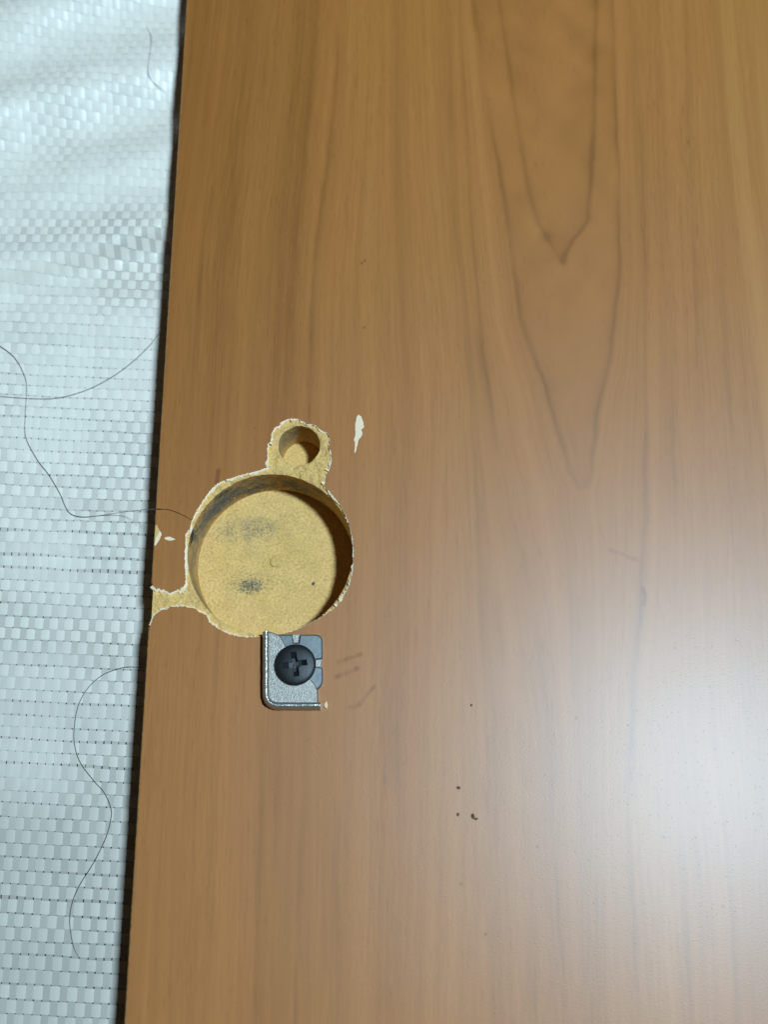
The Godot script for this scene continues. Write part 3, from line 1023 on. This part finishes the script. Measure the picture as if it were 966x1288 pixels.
func make_bracket() -> void:
	var br := thing("metal_bracket", "small grey metal corner bracket held by a black cross-head screw below the hinge hole", "bracket", Vector3(-18.3, 0, 31.0))
	var zinc := plain(Color(0.275, 0.25, 0.215), 0.44, 0.5, 0.75)
	zinc.normal_enabled = true
	zinc.normal_texture = noise_picture(256, 256, 0.16, 51, 3, true, 7.0)
	zinc.normal_scale = 0.22
	zinc.uv1_triplanar = true
	zinc.uv1_world_triplanar = true
	zinc.uv1_scale = Vector3.ONE * 95.0
	var steel := plain(Color(0.19, 0.20, 0.195), 0.38, 0.5, 0.75)
	steel.normal_enabled = true
	steel.normal_texture = noise_picture(256, 256, 0.02, 52, 3, true, 2.0)
	steel.normal_scale = 0.14
	steel.uv1_triplanar = true
	steel.uv1_world_triplanar = true
	steel.uv1_scale = Vector3.ONE * 80.0
	# lower plate with two slots, sticking out at the upper right
	var low := rounded(pts([-22.43, 26.07, -18.81, 26.10, -18.54, 27.72, -17.49, 27.72, -17.28, 26.11, -12.69, 26.15, -12.64, 31.05, -14.00, 31.27, -13.98, 32.55, -12.58, 32.80, -12.54, 36.35, -13.77, 37.28, -22.17, 37.21]),
		[0.0, 0.35, 0.0, 0.0, 0.35, 1.5, 0.4, 0.0, 0.0, 0.4, 1.2, 0.0, 0.0])
	var s := Shape.new()
	plate(s, low, 0.0, 1.5, 0.28)
	build("slotted_plate", s, steel, br)
	# bridges at the feet of the slots
	var s2 := Shape.new()
	plate(s2, pts([-18.97, 25.90, -17.19, 25.91, -17.15, 28.26, -18.92, 28.24]), 0.0, 0.75, 0.1)
	plate(s2, pts([-14.86, 30.69, -12.85, 30.70, -12.83, 32.94, -14.83, 32.92]), 0.0, 0.75, 0.1)
	build("slot_web", s2, zinc, br)
	# upper plate: L-shaped, cut off along a diagonal
	var top := rounded(pts([-24.44, 25.67, -22.84, 25.71, -21.22, 26.37, -20.05, 28.46, -18.89, 30.70, -16.29, 33.89, -14.20, 35.95, -13.48, 37.36, -13.44, 40.46, -23.42, 40.38, -24.06, 39.76]),
		[0.0, 0.0, 0.3, 0.0, 0.0, 0.0, 0.0, 0.3, 0.0, 0.0, 0.0])
	var s3 := Shape.new()
	plate(s3, top, 0.0, 2.2, 0.22)
	build("top_plate", s3, zinc, br)
	# raised lip down the left side, round the corner and along the bottom
	var path := rounded(pts([-24.09, 25.62, -23.70, 40.33, -12.93, 40.41]), [0.0, 2.6, 0.0])
	var dense := PackedVector2Array()
	for i in path.size() - 1:
		var steps := maxi(1, int(path[i].distance_to(path[i + 1]) / 0.6))
		for k in steps:
			dense.append(path[i].lerp(path[i + 1], k / float(steps)))
	dense.append(path[-1])
	var prof := [Vector2(-0.80, 0.0), Vector2(-0.78, 1.5), Vector2(-0.64, 2.2), Vector2(-0.34, 2.75), Vector2(0.0, 2.97), Vector2(0.32, 2.88), Vector2(0.55, 2.6), Vector2(0.68, 2.2), Vector2(0.74, 1.8)]
	var p := PackedVector3Array()
	for i in dense.size():
		var d := (dense[mini(i + 1, dense.size() - 1)] - dense[maxi(i - 1, 0)]).normalized()
		var side := Vector2(d.y, -d.x)      # towards the plate
		if side.dot(Vector2(1, -1)) < 0.0:
			side = -side
		var wob := 0.04 * fine.get_noise_1d(i * 0.25)
		for q in prof:
			var w: Vector2 = dense[i] + side * (q.x + wob)
			p.append(Vector3(w.x, q.y, w.y))
	var s4 := Shape.new()
	s4.grid(dense.size(), prof.size(), p, Vector3.UP)
	for e in [0, dense.size() - 1]:
		var k := s4.v.size()
		var d := Vector3(0, 0, -1) if e == 0 else Vector3(1, 0, 0)
		for q in prof.size():
			s4.point(p[e * prof.size() + q], d)
		s4.point(Vector3(p[e * prof.size() + 8].x, 0, p[e * prof.size() + 8].z), d)
		for q in prof.size() - 1:
			s4.tri(k + prof.size(), k + q, k + q + 1)
	var lit_zinc := zinc.duplicate() as StandardMaterial3D
	lit_zinc.roughness = 0.3
	lit_zinc.albedo_color = Color(0.38, 0.35, 0.30).linear_to_srgb()  # paler than the plate: the lip catching light is put into its colour
	build("rolled_lip", s4, lit_zinc, br)
	# screw
	var c := Vector2(-17.96, 32.37)
	var black := plain(Color(0.012, 0.013, 0.013), 0.36, 0.42, 0.0)
	black.normal_enabled = true
	black.normal_texture = noise_picture(256, 256, 0.05, 61, 3, true, 4.0)
	black.normal_scale = 0.9
	black.uv1_triplanar = true
	black.uv1_scale = Vector3.ONE * 110.0
	var screw := Node3D.new()
	screw.name = "screw"
	br.add_child(screw)
	screw.position = Vector3(c.x, 2.2, c.y) * M - br.position
	screw.rotation_degrees = Vector3(0, 9, 0)
	var rot := [Vector2(0, -1.6), Vector2(3.3, -1.6), Vector2(3.95, 0.0), Vector2(4.08, 0.25), Vector2(4.12, 0.55), Vector2(4.06, 0.85), Vector2(3.9, 1.06), Vector2(3.6, 1.2), Vector2(3.0, 1.36), Vector2(2.2, 1.5), Vector2(1.2, 1.6), Vector2(0, 1.63)]
	var n := 96
	var lathe := SurfaceTool.new()
	lathe.begin(Mesh.PRIMITIVE_TRIANGLES)
	lathe.set_smooth_group(0)
	for i in rot.size() - 1:
		for j in n:
			var a := TAU * j / n
			var b := TAU * (j + 1) / n
			var q := [Vector3(rot[i].x * cos(a), rot[i].y, rot[i].x * sin(a)), Vector3(rot[i].x * cos(b), rot[i].y, rot[i].x * sin(b)), Vector3(rot[i + 1].x * cos(b), rot[i + 1].y, rot[i + 1].x * sin(b)), Vector3(rot[i + 1].x * cos(a), rot[i + 1].y, rot[i + 1].x * sin(a))]
			if i > 0:
				for k in [0, 1, 2]:
					lathe.add_vertex(q[k])
			if i < rot.size() - 2:
				for k in [0, 2, 3]:
					lathe.add_vertex(q[k])
	lathe.index()
	lathe.generate_normals()
	var head := CSGMesh3D.new()
	head.name = "screw_head"
	head.mesh = lathe.commit()
	head.material = black
	screw.add_child(head)
	head.scale = Vector3.ONE * M
	# cross recess: two tapering wings and a cone between them
	for k in 2:
		var wing := CSGPolygon3D.new()
		wing.name = "recess_wing"
		wing.polygon = PackedVector2Array([Vector2(-2.6, 2.2), Vector2(-2.4, 1.2), Vector2(-1.3, 0.3), Vector2(0.0, 0.12), Vector2(1.3, 0.3), Vector2(2.4, 1.2), Vector2(2.6, 2.2)])
		wing.depth = 1.15
		wing.operation = CSGShape3D.OPERATION_SUBTRACTION
		wing.material = black
		head.add_child(wing, true)
		wing.rotation_degrees = Vector3(0, 90 * k, 0)
		wing.position = Vector3(0, 0, 0.575) if k == 0 else Vector3(0.575, 0, 0)
	var cone := CSGCylinder3D.new()
	cone.name = "recess_cone"
	cone.cone = true
	cone.radius = 1.25
	cone.height = 1.9
	cone.sides = 4
	cone.operation = CSGShape3D.OPERATION_SUBTRACTION
	cone.material = black
	head.add_child(cone)
	cone.position = Vector3(0, 1.02, 0)
	cone.rotation_degrees = Vector3(180, 45, 0)


# ------------------------------------------------------------------ hairs and crumbs
func strand(called: String, label: String, where: PackedVector3Array, radius: float, mat: Material, group := "") -> void:
	var curve := Curve3D.new()
	for i in where.size():
		var along := (where[mini(i + 1, where.size() - 1)] - where[maxi(i - 1, 0)]) / 6.0
		curve.add_point(where[i], -along, along)
	curve.bake_interval = 0.8
	var b := curve.get_baked_points()
	var s := Shape.new()
	var p := PackedVector3Array()
	var sides := 6
	for i in b.size():
		var d := (b[mini(i + 1, b.size() - 1)] - b[maxi(i - 1, 0)]).normalized()
		var a := d.cross(Vector3.UP).normalized()
		var u := a.cross(d).normalized()
		var taper := minf(1.0, 0.45 + 0.1 * mini(i, b.size() - 1 - i))
		for k in sides:
			var t := TAU * k / sides
			p.append(b[i] + (a * cos(t) + u * sin(t)) * radius * taper)
	for i in b.size():
		for k in sides:
			s.point(p[i * sides + k], (p[i * sides + k] - b[i]).normalized())
	for i in b.size() - 1:
		for k in sides:
			s.quad(i * sides + k, i * sides + (k + 1) % sides, (i + 1) * sides + (k + 1) % sides, (i + 1) * sides + k)
	var o := MeshInstance3D.new()
	o.name = numbered(self, called)
	var base := b[0]
	for i in s.v.size():
		s.v[i] -= base * M
	o.mesh = s.mesh()
	o.material_override = mat
	add_child(o, true)
	o.position = base * M
	tag(o, label, "hair", group)


func on_tarp(flat: PackedVector2Array) -> PackedVector3Array:
	# laid on the tarp; the places were measured on the plane of the tarp, seen from the camera, so they move with its height
	var out := PackedVector3Array()
	for q in flat:
		var y := tarp_height(q.x, q.y) + 0.45
		out.append(Vector3(q.x, y, q.y))
	return out


func make_hairs() -> void:
	var dark := plain(Color(0.03, 0.022, 0.018), 0.4)
	var pale := plain(Color(0.16, 0.15, 0.14), 0.45)
	var brown := plain(Color(0.05, 0.02, 0.01), 0.4)
	var g := "loose hairs on the tarp"
	strand("hair", "dark hair winding in an S on the tarp beside the lower door edge",
		on_tarp(pts([-53.82, 30.22, -56.11, 30.02, -58.45, 30.27, -62.31, 31.72, -65.41, 34.64, -67.22, 38.57, -67.67, 43.40, -67.27, 46.84, -65.80, 50.35, -62.61, 54.16, -60.17, 56.62, -58.47, 59.72, -58.24, 61.81, -59.06, 65.79, -61.33, 70.81, -63.82, 74.99, -65.11, 78.44, -65.38, 81.87, -64.72, 85.05, -63.95, 87.30, -62.69, 89.10])), 0.075, dark, g)
	var over := on_tarp(pts([-95.59, -48.93, -93.13, -47.64, -89.23, -44.65, -86.74, -40.65, -85.64, -37.11, -85.10, -29.53, -84.56, -24.16, -81.41, -18.56, -78.47, -14.92, -75.49, -10.32, -73.82, -7.01, -72.19, -5.10, -69.27, -4.41, -64.82, -4.75]))
	for q in [[Vector2(-59.16, -4.51), -14.0], [Vector2(-52.84, -2.62), -6.0], [Vector2(-48.31, -1.04), 0.15]]:
		over.append(Vector3(q[0].x, q[1], q[0].y))
	for q in pts([-46.80, -0.98, -45.27, -0.74, -42.86, 0.23, -40.67, 1.47]):
		over.append(Vector3(q.x, 0.12, q.y))
	strand("hair", "long hair running from the tarp over the door edge to the hinge hole", over, 0.07, brown, g)
	strand("hair", "pale curved hair on the tarp rising to the door edge above the hinge hole",
		on_tarp(pts([-93.32, -34.80, -91.78, -34.60, -85.25, -34.02, -78.77, -33.97, -73.55, -35.24, -68.38, -37.60, -62.72, -41.51, -57.10, -46.93, -54.05, -51.17])), 0.06, pale, g)
	strand("hair", "short faint bent hair near the far end of the tarp",
		on_tarp(pts([-62.77, -140.47, -61.05, -136.80, -60.40, -131.22, -60.58, -123.74, -59.30, -121.34, -56.24, -119.43])), 0.06, pale, g)
	var curl := PackedVector3Array()
	for q in pts([-24.59, 6.76, -25.19, 7.29, -25.26, 8.11, -24.71, 8.83, -23.92, 8.93, -23.31, 8.48]):
		curl.append(Vector3(q.x, -12.2, q.y))
	strand("fibre", "tiny curled fibre on the floor of the hinge hole", curl, 0.07, plain(Color(0.20, 0.12, 0.05), 0.6))


func crumb(called: String, label: String, category: String, at: Vector2, size: Vector3, mat: Material, sd: float, group := "") -> void:
	var s := Shape.new()
	var p := PackedVector3Array()
	for i in 8:
		for j in 12:
			var a := PI * (i + 0.02) / 7.04
			var b := TAU * j / 12.0
			var d := Vector3(sin(a) * cos(b), cos(a), sin(a) * sin(b))
			var r := 1.0 + 0.55 * fine.get_noise_3d(d.x * 1.6 + sd, d.y * 1.6, d.z * 1.6 + sd)
			p.append(d * r * size)
	s.grid(8, 12, p, Vector3.ONE, PackedVector2Array(), true, Vector3.ZERO)
	var o := build(called, s, mat)
	o.position = Vector3(at.x, size.y * 0.6, at.y) * M
	tag(o, label, category, group)


func make_crumbs() -> void:
	var dirt := plain(Color(0.11, 0.055, 0.018), 0.8)
	var cream := plain(Color(0.75, 0.52, 0.30), 0.8)
	var g := "specks of dirt on the door"
	crumb("glue_speck", "cream speck at the right end of the bracket's lower lip", "speck", Vector2(-11.93, 40.13), Vector3(0.42, 0.3, 0.72), cream, 1.0)
	crumb("dirt_speck", "largest dark speck, on the door right of and well below the bracket", "speck", Vector2(16.78, 61.58), Vector3(0.32, 0.18, 0.45), dirt, 6.0, g)
	crumb("dirt_crumb", "tiny dark crumb touching the largest speck on its lower right", "speck", Vector2(17.38, 62.02), Vector3(0.36, 0.15, 0.2), dirt, 3.0, g)
	crumb("dirt_speck", "dark speck above the largest speck and slightly to its left", "speck", Vector2(14.16, 56.23), Vector3(0.32, 0.15, 0.28), dirt, 9.0, g)
	crumb("dirt_speck", "small dark speck level with the largest speck, on its left", "speck", Vector2(13.86, 61.19), Vector3(0.22, 0.12, 0.3), dirt, 13.0, g)
	crumb("dirt_speck", "lone small speck on the door level with the bracket's lower lip", "speck", Vector2(17.18, 40.36), Vector3(0.2, 0.1, 0.24), dirt, 17.0, g)
